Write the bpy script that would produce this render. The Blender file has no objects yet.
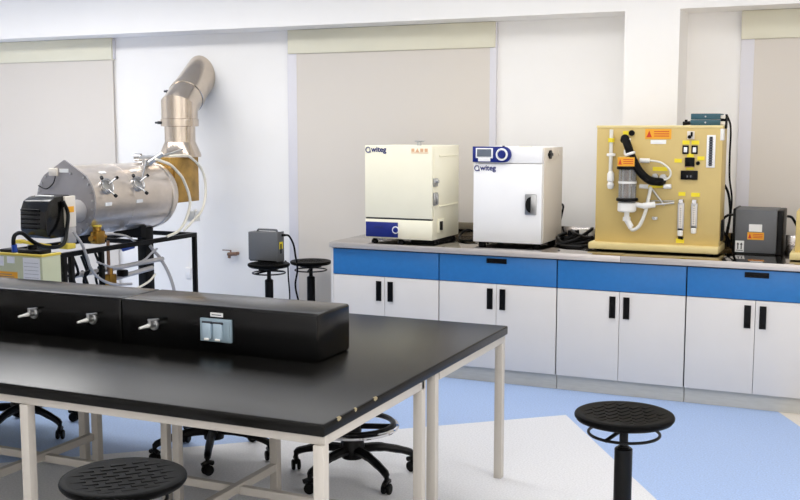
import bpy, bmesh, math, random
from mathutils import Vector, Matrix
random.seed(7)
C = bpy.context.scene.collection
PI = math.pi
R = math.radians

# ------------------------------------------------------------------ materials
def lin(c):
    return tuple(((v/255)/12.92 if v/255 <= .04045 else ((v/255+.055)/1.055)**2.4) for v in c) + (1,)

def mat(name, col, rough=.5, metal=0., spec=.5, var=0., scale=20., bump=0., bscale=200., stretch=None, trans=0., coat=0.):
    m = bpy.data.materials.new(name); m.use_nodes = True
    nt = m.node_tree; b = nt.nodes['Principled BSDF']
    b.inputs['Base Color'].default_value = lin(col)
    b.inputs['Roughness'].default_value = rough
    b.inputs['Metallic'].default_value = metal
    b.inputs['Specular IOR Level'].default_value = spec
    b.inputs['Transmission Weight'].default_value = trans
    b.inputs['Coat Weight'].default_value = coat
    tc = nt.nodes.new('ShaderNodeTexCoord'); mp = nt.nodes.new('ShaderNodeMapping')
    nt.links.new(tc.outputs['Object'], mp.inputs['Vector'])
    if stretch: mp.inputs['Scale'].default_value = stretch
    n = nt.nodes.new('ShaderNodeTexNoise'); n.inputs['Scale'].default_value = scale; n.inputs['Detail'].default_value = 5
    nt.links.new(mp.outputs['Vector'], n.inputs['Vector'])
    rmp = nt.nodes.new('ShaderNodeValToRGB')
    L = lin(col)
    rmp.color_ramp.elements[0].color = tuple(max(0, v*(1-var)) for v in L[:3])+(1,)
    rmp.color_ramp.elements[1].color = tuple(min(1, v*(1+var)) for v in L[:3])+(1,)
    rmp.color_ramp.elements[0].position = .3; rmp.color_ramp.elements[1].position = .7
    nt.links.new(n.outputs['Fac'], rmp.inputs['Fac'])
    nt.links.new(rmp.outputs['Color'], b.inputs['Base Color'])
    if bump:
        n2 = nt.nodes.new('ShaderNodeTexNoise'); n2.inputs['Scale'].default_value = bscale; n2.inputs['Detail'].default_value = 3
        nt.links.new(mp.outputs['Vector'], n2.inputs['Vector'])
        bp = nt.nodes.new('ShaderNodeBump'); bp.inputs['Strength'].default_value = bump; bp.inputs['Distance'].default_value = .002
        nt.links.new(n2.outputs['Fac'], bp.inputs['Height']); nt.links.new(bp.outputs['Normal'], b.inputs['Normal'])
    return m

M = {}
def mk(k, *a, **kw): M[k] = mat(k, *a, **kw)
mk('wall_paint', (249,247,244), .75, spec=.2, var=.01, scale=3, bump=.05, bscale=120)
mk('ceiling_paint', (240,240,240), .8, spec=.1)
mk('floor_blue', (165,188,226), .42, var=.15, scale=110, spec=.35)
mk('floor_white', (223,223,225), .42, var=.11, scale=110, spec=.35)
mk('floor_cream', (224,216,204), .42, var=.08, scale=150, spec=.35)
mk('pelmet', (230,226,205), .5, var=.02, scale=4)
mk('blind_fabric', (222,215,206), .85, spec=.1, var=.02, scale=300, bump=.08, bscale=700)
mk('frame_grey', (222,220,226), .45)
mk('pane', (170,190,200), .05)
mk('door_white', (214,210,206), .4, var=.008, scale=8)
mk('carcass', (196,196,202), .5)
mk('shadow_gap', (46,48,54), .7)
mk('blue_laminate', (34,112,178), .4, var=.04, scale=30)
mk('plinth', (188,186,179), .5, var=.06, scale=12, stretch=(1,1,8))
mk('black_plastic', (5,5,6), .38, spec=.18)
mk('black_gloss', (6,6,7), .2, coat=.15, spec=.4)
mk('black_matte', (5,5,5), .6, spec=.2)
mk('black_steel', (5,5,6), .42, spec=.2)
mk('rubber', (5,5,5), .55, spec=.15)
mk('steel_top', (186,180,176), .10, 1., var=.06, scale=14, bump=.02, bscale=60, stretch=(1,14,1))
mk('steel_edge', (206,199,194), .35, .6, var=.10, scale=10, stretch=(1,1,20))
mk('steel', (222,212,202), .3, .88, var=.08, scale=9, stretch=(3,1,1), bump=.04, bscale=40)
mk('steel_grey', (196,193,192), .4, .5, var=.06, scale=9)
mk('duct_metal', (206,193,178), .16, .97, var=.06, scale=9)
mk('chrome', (215,215,218), .1, 1.)
mk('satin_chrome', (190,190,190), .3, 1.)
mk('plate_grey', (160,156,156), .42, .45, var=.05, scale=9)
mk('brass', (170,130,60), .35, 1.)
mk('mica', (176,138,70), .35, .6, var=.28, scale=12, stretch=(4,1,1))
mk('cream_enamel', (250,245,221), .4, var=.01, scale=8)
mk('white_enamel', (249,248,247), .4, var=.01, scale=8)
mk('grey_and_shade_enamel', (226,217,203), .45)  # grey fittings, and the white oven's side with its shade in the colour
mk('logo_blue', (28,40,110), .4)
mk('panel_blue', (16,36,122), .35)
mk('lcd', (104,112,124), .25)
mk('tan_panel', (205,180,115), .45, var=.02, scale=10)
mk('tan_tray', (232,212,150), .4, var=.02, scale=10)
mk('yellow_label', (242,220,40), .5)
mk('orange_label', (238,168,40), .5)
mk('red_mark', (205,60,25), .5)
mk('white_label', (240,240,238), .5)
mk('grey_print', (110,110,115), .5)
mk('orange_pale', (232,186,146), .5)
mk('white_plastic', (236,234,228), .4)
mk('clear_tube', (226,224,214), .25, spec=.6)
mk('cream_hose', (232,226,210), .4)
mk('grey_hose', (160,158,160), .4)
mk('teal_case', (44,84,96), .45)
mk('ups_grey', (98,100,103), .5, var=.03, scale=60)
mk('black_epoxy', (11,10,8), .27, spec=.18, var=.08, scale=25)
mk('spine_black', (2,2,2), .2, spec=.3)
mk('table_frame', (192,186,177), .45, var=.015, scale=10)
mk('chip', (150,138,108), .8)
mk('socket_blue', (148,168,180), .35)
mk('socket_flap', (172,192,206), .25)
mk('control_green', (192,196,166), .5, var=.02, scale=12)
mk('control_yellow', (216,190,70), .5)
mk('paper', (236,236,240), .7)
mk('tap_copper', (140,110,90), .35, .8)
mk('cord_blue', (30,70,160), .4)

def glass_mat():
    m = bpy.data.materials.new('clear_glass'); m.use_nodes = True
    b = m.node_tree.nodes['Principled BSDF']
    b.inputs['Base Color'].default_value = (.75,.75,.72,1); b.inputs['Transmission Weight'].default_value = .75
    b.inputs['Roughness'].default_value = .08; b.inputs['IOR'].default_value = 1.2
    n = m.node_tree.nodes.new('ShaderNodeTexNoise'); n.inputs['Scale'].default_value = 30
    bp = m.node_tree.nodes.new('ShaderNodeBump'); bp.inputs['Strength'].default_value = .03
    m.node_tree.links.new(n.outputs['Fac'], bp.inputs['Height']); m.node_tree.links.new(bp.outputs['Normal'], b.inputs['Normal'])
    return m
M['glass'] = glass_mat()

mk('seat', (6,6,6), .45, spec=.05, var=.05, scale=60, bump=.1, bscale=300)

# ------------------------------------------------------------------ mesh helpers
class B:
    def __init__(s): s.bm = bmesh.new()
    def _add(s, t):
        me = bpy.data.meshes.new('tmp'); t.to_mesh(me); t.free(); s.bm.from_mesh(me); bpy.data.meshes.remove(me)
    def box(s, x0, x1, y0, y1, z0, z1, bev=0., seg=2, mtx=None):
        t = bmesh.new(); bmesh.ops.create_cube(t, size=1)
        bmesh.ops.transform(t, matrix=Matrix.Translation(((x0+x1)/2, (y0+y1)/2, (z0+z1)/2)) @ Matrix.Diagonal((x1-x0, y1-y0, z1-z0, 1)), verts=t.verts)
        if bev: bmesh.ops.bevel(t, geom=t.edges[:], offset=bev, segments=seg, profile=.5, affect='EDGES')
        if mtx: bmesh.ops.transform(t, matrix=mtx, verts=t.verts)
        s._add(t); return s
    def lathe(s, prof, c=(0,0,0), axis=(0,0,1), seg=32):
        t = bmesh.new(); rings = []
        for r, h in prof:
            if r < 1e-5: rings.append([t.verts.new((0,0,h))])
            else: rings.append([t.verts.new((r*math.cos(2*PI*i/seg), r*math.sin(2*PI*i/seg), h)) for i in range(seg)])
        for a, b in zip(rings, rings[1:]):
            for i in range(seg):
                j = (i+1) % seg
                if len(a) == 1 and len(b) == 1: continue
                if len(a) == 1: t.faces.new((a[0], b[j], b[i])[::-1] if False else (a[0], b[i], b[j]))
                elif len(b) == 1: t.faces.new((a[i], a[j], b[0]))
                else: t.faces.new((a[i], a[j], b[j], b[i]))
        bmesh.ops.recalc_face_normals(t, faces=t.faces[:])
        q = Vector((0,0,1)).rotation_difference(Vector(axis).normalized()).to_matrix().to_4x4()
        bmesh.ops.transform(t, matrix=Matrix.Translation(c) @ q, verts=t.verts)
        s._add(t); return s
    def cyl(s, c, axis, r, l, r2=None, seg=24, bev=.0):
        r2 = r if r2 is None else r2
        if bev: p = [(0,0),(r-bev,0),(r,bev),(r2,l-bev),(r2-bev,l),(0,l)]
        else: p = [(0,0),(r,0),(r2,l),(0,l)]
        return s.lathe(p, c, axis, seg)
    def rod(s, a, b, r, r2=None, seg=16):
        a = Vector(a); b = Vector(b); return s.cyl(a, b-a, r, (b-a).length, r2, seg)
    def tube(s, pts, r, seg=10, smooth=6, closed=False):
        P = [Vector(p) for p in pts]
        if smooth and len(P) > 2:
            Q = []; n = len(P)
            for i in range(n if closed else n-1):
                p0 = P[(i-1) % n] if (closed or i > 0) else P[0]*2-P[1]
                p1 = P[i]; p2 = P[(i+1) % n]
                p3 = P[(i+2) % n] if (closed or i+2 < n) else P[-1]*2-P[-2]
                for k in range(smooth):
                    u = k/smooth
                    Q.append(.5*((2*p1)+(p2-p0)*u+(2*p0-5*p1+4*p2-p3)*u*u+(3*p1-p0-3*p2+p3)*u**3))
            if not closed: Q.append(P[-1])
            P = Q
        t = bmesh.new(); n = len(P); rings = []; up = None
        for i in range(n):
            d = (P[(i+1) % n]-P[i-1]) if closed else (P[min(i+1, n-1)]-P[max(i-1, 0)])
            d.normalize()
            if up is None: up = d.orthogonal().normalized()
            up = (up-d*up.dot(d)).normalized(); w = d.cross(up)
            rr = r[min(int(i/(n-1)*(len(r)-1)+.5), len(r)-1)] if isinstance(r, (list, tuple)) else r
            rings.append([t.verts.new(P[i]+(up*math.cos(2*PI*k/seg)+w*math.sin(2*PI*k/seg))*rr) for k in range(seg)])
        for i in range(n if closed else n-1):
            a = rings[i]; b = rings[(i+1) % n]
            for k in range(seg): t.faces.new((a[k], a[(k+1) % seg], b[(k+1) % seg], b[k]))
        if not closed: t.faces.new(rings[0][::-1]); t.faces.new(rings[-1])
        bmesh.ops.recalc_face_normals(t, faces=t.faces[:])
        s._add(t); return s
    def ring(s, c, R_, r, axis=(0,0,1), n=36, seg=10, a0=0., a1=2*PI):
        q = Vector((0,0,1)).rotation_difference(Vector(axis).normalized())
        full = abs(a1-a0) >= 2*PI-1e-6
        k = n if full else n+1
        pts = [Vector(c)+q @ Vector((R_*math.cos(a0+(a1-a0)*i/n), R_*math.sin(a0+(a1-a0)*i/n), 0)) for i in range(k)]
        return s.tube(pts, r, seg, 0, full)
    def prism(s, poly, d, mtx=None, bev=0.):      # polygon in XY, extruded by d along +Z
        t = bmesh.new(); n = len(poly)
        a = [t.verts.new((x, y, 0)) for x, y in poly]; b = [t.verts.new((x, y, d)) for x, y in poly]
        t.faces.new(a[::-1]); t.faces.new(b)
        for i in range(n): t.faces.new((a[i], a[(i+1) % n], b[(i+1) % n], b[i]))
        bmesh.ops.recalc_face_normals(t, faces=t.faces[:])
        if bev: bmesh.ops.bevel(t, geom=t.edges[:], offset=bev, segments=2, profile=.5, affect='EDGES')
        if mtx: bmesh.ops.transform(t, matrix=mtx, verts=t.verts)
        s._add(t); return s

FACE_Y = Matrix.Rotation(R(90), 4, 'X')       # XY drawing -> XZ, its +Z towards -Y

def obj(name, b, m, parent=None, world=None, smooth=35):
    me = bpy.data.meshes.new(name); b.bm.to_mesh(me); b.bm.free()
    ms = m if isinstance(m, list) else [m]
    for k in ms: me.materials.append(M[k] if isinstance(k, str) else k)
    if smooth:
        me.polygons.foreach_set('use_smooth', [True]*len(me.polygons)); me.set_sharp_from_angle(angle=R(smooth))
    o = bpy.data.objects.new(name, me); C.objects.link(o)
    if parent is not None:
        o.parent = parent
        if parent.get('world') and parent.type == 'EMPTY': o.location = -parent.location
    return o

def thing(name, label, cat, loc=(0,0,0), rot=0., group=None, world=False):
    o = bpy.data.objects.new(name, None); C.objects.link(o)
    o.empty_display_size = .05
    o.location = loc; o.rotation_euler = (0,0,rot); o['label'] = label; o['category'] = cat
    if group: o['group'] = group
    if world: o['world'] = 1
    return o
def tag(o, label, cat, group=None):
    o['label'] = label; o['category'] = cat
    if group: o['group'] = group
    return o
def struct(name, b, m, parent=None, **k):
    o = obj(name, b, m, parent, **k); o['kind'] = 'structure'; return o

def text(name, s, size, m, parent, loc, depth=.0015, bold=.0):
    cu = bpy.data.curves.new('t', 'FONT'); cu.body = s; cu.size = size; cu.extrude = depth; cu.offset = bold
    tmp = bpy.data.objects.new('t', cu); C.objects.link(tmp)
    dg = bpy.context.evaluated_depsgraph_get(); dg.update()
    me = bpy.data.meshes.new_from_object(tmp.evaluated_get(dg))
    bpy.data.objects.remove(tmp); bpy.data.curves.remove(cu)
    me.transform(Matrix.Translation(loc) @ FACE_Y)
    b = B(); b.bm.from_mesh(me); bpy.data.meshes.remove(me)
    return b

# ------------------------------------------------------------------ setting
XL, XR, YF, YB, H = -8.2, 3.2, -3.2, 7.5, 2.9
fb = bmesh.new()
vs = [fb.verts.new(p) for p in ((XL,YF,0),(XR,YF,0),(XR,YB,0),(XL,YB,0))]
fb.faces.new(vs)
A = Vector((-1.575, 5.878, 0)); d1 = Vector((-1.945,-1.68,0)).normalized(); d2 = Vector((.753,-1.214,0)).normalized()
P3 = Vector((-.437,6.431,0)); d3 = Vector((.60,-1.214,0)).normalized()
for p, d in ((A,d1),(A,d2),(P3,d3)):
    bmesh.ops.bisect_plane(fb, geom=fb.verts[:]+fb.edges[:]+fb.faces[:], plane_co=p, plane_no=Vector((-d.y,d.x,0)))
def side(p, d, c): return d.x*(c.y-p.y)-d.y*(c.x-p.x)
for f in fb.faces:
    c = f.calc_center_median()
    if side(A,d1,c) > 0 and side(A,d2,c) < 0: f.material_index = 1
    elif side(P3,d3,c) > 0: f.material_index = 2
    if f.normal.z < 0: f.normal_flip()
b = B(); b.bm.free(); b.bm = fb
struct('floor', b, ['floor_blue','floor_white','floor_cream'], smooth=0)
struct('ceiling', B().box(XL,XR,YF,YB,H,H+.1), 'ceiling_paint')
struct('wall_back', B().box(XL,XR,YB,YB+.15,0,H), 'wall_paint')
struct('wall_left', B().box(XL-.1,XL,YF,YB,0,H), 'wall_paint')
struct('wall_right', B().box(XR,XR+.1,YF,YB,0,H), 'wall_paint')
struct('wall_front', B().box(XL,XR,YF-.1,YF,0,H), 'wall_paint')
struct('beam', B().box(XL,XR,7.17,YB,2.44,H), 'wall_paint')
struct('column', B().box(-1.569,-1.207,7.17,YB,0,2.44), 'wall_paint')
for i, x0, x1 in ((1,-7.75,-6.14),(2,-4.345,-2.575),(3,-.850,1.0)):
    yf = 7.48 if i == 1 else 7.468
    w = struct('window_%d' % i, B().box(x0,x0+.085,yf,YB,.05,2.43,.003).box(x1-.05,x1,yf,YB,.05,2.43,.003).box(x0+.085,x1-.05,7.484,YB,.05,.12).box(x0+.085,x1-.05,7.484,YB,2.34,2.43), 'frame_grey')
    struct('window_pane', B().box(x0+.08,x1-.04,7.490,7.496,.1,2.36), 'pane', w)
BL = ['long cream roller blind at the picture\'s left edge, behind the boiler',
      'cream roller blind in the middle, behind the two bench ovens',
      'cream roller blind right of the square wall column']
for i, (x0,x1,f0,f1) in enumerate(((-7.7,-6.092,-7.68,-6.097),(-4.332,-2.582,-4.27,-2.62),(-.850,1.0,-.822,.96))):
    t = thing('roller_blind', BL[i], 'blind', ((x0+x1)/2,7.42,.08), group='roller blinds over the windows', world=True)
    obj('pelmet', B().box(x0,x1,7.452,7.498,2.252,2.438,.004), 'pelmet', t)
    e = .010
    obj('pelmet_end_cap', B().box(x1-.001,x1+e,7.47,7.498,2.256,2.434,.002), 'frame_grey', t)
    obj('fabric', B().box(f0,f1,7.470,7.4745,.12,2.3), 'blind_fabric', t)
    obj('bottom_bar', B().box(f0,f1,7.464,7.480,.1,.125,.003), 'pelmet', t)

# ------------------------------------------------------------------ base cabinets and worktop
def pull(x0,x1,z0,z1):
    b = B(); w = .006; y0, y1 = -.006, .004
    b.box(x0,x1,y0,y1,z0,z0+w).box(x0,x1,y0,y1,z1-w,z1).box(x0,x0+w,y0,y1,z0+w,z1-w).box(x1-w,x1,y0,y1,z0+w,z1-w).box(x0+w,x1-w,-.001,y1,z0+w,z1-w)
    return b
def cabinet(x, W, label, drawer, left_end=False):
    t = thing('base_cabinet', label, 'cabinet', (x, 6.42, 0), group='blue and white base cabinets under the steel worktop')
    obj('carcass', B().box(.002,W-.002,.02,.71,.1,.846), 'shadow_gap', t)
    if left_end: obj('end_panel', B().box(-.014,.003,.0,.71,.0,.846), 'door_white', t)
    obj('plinth', B().box(.0025,W-.0025,.036,.66,0,.1), 'plinth', t)
    g = .004
    if drawer:
        d = obj('drawer', B().box(g,W-g,0,.02,.662,.838,.0015), 'blue_laminate', t)
        obj('drawer_pull', pull(W/2-.068,W/2+.068,.795,.826), 'black_plastic', d)
    else: obj('fixed_panel', B().box(g,W-g,0,.02,.662,.838,.0015), 'blue_laminate', t)
    m = W/2-.001
    for a, c, hx in ((g,m-.0015,m-.062),(m+.0015,W-g,m+.024)):
        d = obj('door', B().box(a,c,0,.02,.1,.658,.0015), 'door_white', t)
        obj('door_handle', pull(hx,hx+.038,.493,.629), 'black_plastic', d)
    return t
CL = [('blue and white base cabinet at the left end of the bench, under the cream oven', 0),
      ('blue and white base cabinet under the white oven, with a black drawer pull', 1),
      ('blue and white base cabinet without drawer pull, under the tan instrument panel', 0),
      ('blue and white base cabinet with drawer pull, under the grey box with orange sticker', 1),
      ('blue and white base cabinet past the right end of the picture', 0)]
xs = [-3.391,-2.598,-1.794,-.995,-.195,.605]
for i, (l, d) in enumerate(CL): cabinet(xs[i], xs[i+1]-xs[i], l, d, i == 0)
for x0, x1, l in ((-3.405,-1.392,'stainless steel worktop under the cream and white ovens'),(-1.390,.62,'stainless steel worktop under the tan panel and the grey sticker box')):
    t = thing('steel_worktop', l, 'worktop', ((x0+x1)/2,6.8,.847), group='stainless steel worktops on the base cabinets', world=True)
    obj('worktop_slab', B().box(x0,x1,6.40,7.15,.848,.885,.003), 'steel_top', t)
    obj('front_edge', B().box(x0,x1,6.3975,6.402,.847,.8856,.001), 'steel_edge', t)
    obj('backsplash', B().box(x0,x1,7.13,7.15,.885,.985,.002), 'steel_top', t)

# ------------------------------------------------------------------ cream oven
def swirl(parent, x, z, y, r, name='logo'):
    b = B()
    b.ring((x,y,z), r, r*.2, (0,-1,0), 20, 6, R(60), R(330))
    b.prism([(x+r*.1,z-r*1.05),(x+r*1.15,z-r*1.05),(x+r*.75,z+.9*r),(x+r*.55,z+.9*r),(x+r*.8,z-r*.75),(x+r*.1,z-r*.75)], .002, Matrix.Translation((0,y,0)) @ FACE_Y)
    return b
def logo(parent, x, z, y, size):
    b = text('logo', 'witeg', size, 'logo_blue', None, (x+size*.75, y, z), .001, .0012)
    s = swirl(None, x+size*.28, z+size*.26, y, size*.34)
    me = bpy.data.meshes.new('x'); s.bm.to_mesh(me); s.bm.free(); b.bm.from_mesh(me); bpy.data.meshes.remove(me)
    return obj('logo', b, 'logo_blue', parent)

t = thing('laboratory_furnace', 'cream box oven with a blue strip panel below its door, left of the white oven', 'oven', (-2.92,6.72,.885), world=True)
Y = 6.48
obj('body', B().box(-3.17,-2.672,Y+.03,6.97,.915,1.545,.004), 'cream_enamel', t)
d = obj('door', B().box(-3.17,-2.674,Y-.002,Y+.03,1.058,1.547,.005), 'cream_enamel', t)
logo(d, -3.158, 1.504, Y-.003, .051)
b = B()
for k in range(4):
    x = -2.826+.032*k
    if k == 1: b.prism([(x,1.504),(x+.028,1.504),(x+.014,1.53)], .001, Matrix.Translation((0,Y-.0025,0)) @ FACE_Y)
    else: b.box(x+.003,x+.025,Y-.0035,Y-.002,1.506,1.528)
b.box(-2.826,-2.70,Y-.0035,Y-.002,1.497,1.501)
obj('warning_stickers', b, 'orange_pale', d)
obj('door_gap', B().box(-3.165,-2.68,Y+.006,Y+.03,1.046,1.058), 'shadow_gap', t)
obj('front_sill', B().box(-3.17,-2.672,Y,Y+.03,.915,1.047,.004), 'cream_enamel', t)
c = obj('control_panel', B().box(-3.163,-2.922,Y-.006,Y,.926,1.028,.002), 'panel_blue', t)
obj('dial_ring', B().ring((-2.937,Y-.008,.977),.022,.004,(0,-1,0)), 'white_enamel', c)
obj('dial', B().cyl((-2.937,Y-.004,.977),(0,-1,0),.017,.014,.015), 'panel_blue', c)
obj('panel_print', B().box(-3.10,-3.03,Y-.0068,Y-.0055,.985,1.0), 'logo_blue', c)
x = -2.672
b = B().box(x-.002,x+.012,6.495,6.555,1.275,1.33,.003).rod((x+.012,6.52,1.31),(x+.03,6.52,1.31),.012)
obj('door_latch', b, 'satin_chrome', t)
obj('door_lock', B().box(x-.002,x+.014,6.495,6.55,1.15,1.235,.003).box(x+.012,x+.026,6.51,6.53,1.16,1.225,.003), 'satin_chrome', t)
for z in (1.47,1.13): obj('side_rib', B().box(x,x+.006,6.60,6.93,z,z+.012,.003), 'cream_enamel', t)
f = obj('power_inlet', B().box(x,x+.008,6.575,6.675,.96,1.05,.002), 'cream_enamel', t)
obj('inlet_socket', B().box(x+.004,x+.014,6.595,6.64,.975,1.035,.002), 'black_plastic', f)
obj('vent_pipe', B().rod((-2.845,6.66,1.54),(-2.845,6.66,1.575),.016).box(-2.87,-2.815,6.64,6.68,1.57,1.578), 'satin_chrome', t)
for x, y in ((-3.12,6.53),(-2.92,6.53),(-2.70,6.60),(-3.12,6.93),(-2.70,6.93)):
    obj('foot', B().lathe([(0,0),(.024,0),(.022,.012),(.013,.02),(.013,.031),(0,.031)],(x,y,.885)), 'black_plastic', t)
obj('base_tray', B().box(-2.86,-2.69,6.56,6.9,.886,.916), 'black_matte', t)

# ------------------------------------------------------------------ white oven
t = thing('drying_oven', 'white bench oven with a rounded blue control panel at its top corner', 'oven', (-2.17,6.78,.885), world=True)
Y = 6.55
obj('body', B().box(-2.407,-1.94,Y+.03,7.02,.915,1.541,.005), ['white_enamel'], t)
obj('top_panel', B().box(-2.407,-1.94,Y,Y+.031,1.438,1.541,.004), 'white_enamel', t)
obj('shaded_side_panel', B().box(-1.9405,-1.936,Y+.035,7.015,.92,1.536,.001), 'grey_and_shade_enamel', t)  # white enamel like the body; side shading is put into this darker colour
d = obj('door', B().box(-2.407,-1.94,Y-.003,Y+.03,.916,1.433,.004), 'white_enamel', t)
logo(d, -2.396, 1.389, Y-.004, .049)
h = obj('door_handle', B().box(-2.05,-1.972,Y-.014,Y-.002,1.105,1.24,.006), 'satin_chrome', d)
h['label'] = 'silver handle plate with a black grip'
pts = [(-2.01,1.12)]+[(-2.01-.032*math.cos(a), 1.172+.05*math.sin(a)) for a in [R(k) for k in range(-90,91,15)]]+[(-2.01,1.225)]
obj('handle_grip', B().prism(pts, .012, Matrix.Translation((0,Y-.012,0)) @ FACE_Y), 'black_matte', h)
pts = [(-2.409,1.442),(-2.20,1.442)]+[(-2.195+.05*math.cos(R(a)),1.493+.051*math.sin(R(a))) for a in range(-80,81,16)]+[(-2.20,1.544),(-2.409,1.544)]
c = obj('control_panel', B().prism(pts, .018, Matrix.Translation((0,Y,0)) @ FACE_Y, .002), 'panel_blue', t)
obj('bezel', B().box(-2.386,-2.268,Y-.022,Y-.017,1.468,1.534,.002).box(-2.37,-2.285,Y-.022,Y-.017,1.447,1.47,.002), 'white_enamel', c)
obj('screen', B().box(-2.376,-2.278,Y-.0235,Y-.02,1.478,1.527), 'lcd', c)
obj('dial', B().ring((-2.207,Y-.02,1.493),.034,.007,(0,-1,0)), 'white_enamel', c)
obj('dial_cap', B().cyl((-2.207,Y-.016,1.493),(0,-1,0),.027,.012,.024), 'panel_blue', c)
obj('alarm_button', B().cyl((-2.205,Y+.01,1.541),(0,0,1),.008,.008), 'black_plastic', c)
obj('vent_slot', B().box(-2.11,-2.03,Y+.04,Y+.06,1.541,1.546), 'grey_and_shade_enamel', t)
f = obj('access_port', B().cyl((-1.937,6.70,1.492),(1,0,0),.028,.012).box(-1.937,-1.92,6.66,6.735,1.482,1.502,.003), 'black_plastic', t)
obj('port_flap', B().box(-1.937,-1.93,6.76,6.86,1.46,1.53,.002).cyl((-1.937,6.92,1.497),(1,0,0),.018,.006), 'grey_and_shade_enamel', t)
for x, y in ((-2.36,6.6),(-1.99,6.62),(-2.36,6.97),(-1.99,6.97)):
    obj('foot', B().lathe([(0,0),(.026,0),(.024,.03),(0,.031)],(x,y,.885)), 'rubber', t)
obj('power_cord', B().tube([(-1.95,7.03,1.15),(-1.935,7.05,1.13),(-1.95,7.06,1.06),(-1.965,7.06,.99),(-1.95,7.05,.93),(-1.93,7.0,.90)], .007), 'black_plastic', t)

# cords and power strip between the ovens and the tan panel
t = thing('power_strip', 'black power strip with a white plug among loose cords beside the white oven', 'power strip', (-1.78,7.0,.885), world=True)
obj('strip_body', B().box(-1.92,-1.68,6.95,7.04,.886,.935,.006), 'black_plastic', t)
obj('plug', B().box(-1.80,-1.755,6.965,7.02,.935,.985,.006), 'white_plastic', t)
obj('plug', B().box(-1.74,-1.70,6.97,7.02,.935,.992,.006), 'white_plastic', t)
obj('plug', B().box(-1.88,-1.84,6.97,7.02,.935,.975,.006), 'black_plastic', t)
obj('cable_bundle', B().tube([(-1.9,7.0,.95),(-1.93,6.9,.93),(-1.86,6.8,.90),(-1.76,6.78,.905),(-1.68,6.82,.93),(-1.66,6.9,.96)],.012)
    .tube([(-1.72,6.99,.99),(-1.70,6.9,.99),(-1.78,6.8,.93),(-1.88,6.74,.90),(-1.8,6.70,.897),(-1.68,6.74,.90)],.011)
    .tube([(-1.86,7.0,.97),(-1.8,6.88,.96),(-1.72,6.80,.95),(-1.655,6.75,.955)],.011)
    .tube([(-1.9,6.95,.9),(-1.9,6.8,.897),(-1.82,6.68,.897),(-1.70,6.66,.897)],.010)
    .tube([(-1.88,6.9,.92),(-1.79,6.9,.95),(-1.70,6.86,.93),(-1.66,6.84,.94)],.012), 'black_plastic', t)
t = thing('plug_adapter', 'white plug and black cord on the worktop between the cream and white ovens', 'plug', (-2.55,7.0,.885), world=True)
obj('plug_body', B().box(-2.56,-2.53,7.0,7.05,.90,.955,.005), 'white_plastic', t)
obj('cord', B().tube([(-2.55,7.0,.93),(-2.6,6.95,.95),(-2.63,6.9,.92),(-2.6,6.8,.895),(-2.52,6.75,.895),(-2.47,6.8,.9)],.008).tube([(-2.5,7.1,.90),(-2.475,7.05,1.0),(-2.47,7.05,1.02),(-2.46,7.1,.97)],.008), 'black_plastic', t)

# ------------------------------------------------------------------ tan instrument panel
t = thing('instrument_console', 'tall tan instrument panel with glass column, black hose and flow meters', 'instrument', (-1.23,6.85,.885), world=True)
Y = 6.66
obj('base_tray', B().box(-1.645,-.842,6.60,6.92,.898,.942,.008), 'tan_tray', t)
for x, y in ((-1.58,6.66),(-.90,6.66),(-1.58,6.87),(-.90,6.87)): obj('foot', B().cyl((x,y,.885),(0,0,1),.022,.014), 'rubber', t)
obj('casing', B().box(-1.617,-.846,Y,6.86,.94,1.677,.005), 'tan_panel', t)
obj('top_flange', B().box(-1.619,-.844,Y-.003,6.862,1.664,1.680,.003), 'tan_tray', t)
def lab(x, z, w=.045, h=.022, m='yellow_label', name='yellow_label'):
    return obj(name, B().box(x-w/2,x+w/2,Y-.0025,Y+.001,z-h/2,z+h/2), m, t)
for x, z, w in ((-1.433,1.633,.036),(-1.215,1.411,.09),(-1.213,1.313,.05),(-1.062,1.576,.042),(-1.006,1.576,.045),(-1.033,1.498,.04),(-1.106,1.464,.045),(-.97,1.48,.042),(-1.033,1.421,.045),(-1.077,1.259,.042),(-.995,1.256,.052),(-1.08,.968,.05)):
    lab(x, z, w, .024 if z > 1 else .028)
def warn(cx, cz, w, h, y=Y, par=None):
    o = obj('warning_label', B().box(cx-w/2,cx+w/2,y-.0025,y+.001,cz-h/2,cz+h/2), 'orange_label', par or t)
    x0 = cx-w/2
    b = B().prism([(x0+w*.05,cz-h*.32),(x0+w*.26,cz-h*.32),(x0+w*.155,cz+h*.34)], .001, Matrix.Translation((0,y-.0025,0)) @ FACE_Y)
    for k in range(3): b.box(x0+w*.34,x0+w*.92,y-.0035,y-.002,cz+h*(.2-.22*k),cz+h*(.28-.22*k))
    obj('warning_print', b, 'red_mark', o); return o
warn(-1.232, 1.627, .16, .062)
lab(-1.23, 1.578, .095, .025, 'white_label', 'white_label')
obj('cable_gland', B().cyl((-1.395,Y,1.633),(0,-1,0),.018,.012), 'black_plastic', t)
# left thin dosing tube with bulb
b = B().rod((-1.52,Y-.02,1.655),(-1.52,Y-.02,1.37),.012)
o = obj('dosing_tube', b, 'clear_tube', t)
obj('tube_collar', B().cyl((-1.52,Y-.02,1.575),(0,0,1),.02,.026).box(-1.535,-1.505,Y-.02,Y,1.58,1.59), 'yellow_label', o)
obj('tube_clip', B().box(-1.545,-1.493,Y-.034,Y,1.487,1.505,.004), 'white_plastic', o)
obj('tube_bulb', B().lathe([(0,0),(.017,.006),(.023,.03),(.015,.048),(.022,.056),(.022,.10),(.012,.115),(0,.115)],(-1.517,Y-.026,1.278)), 'white_plastic', o)
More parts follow.
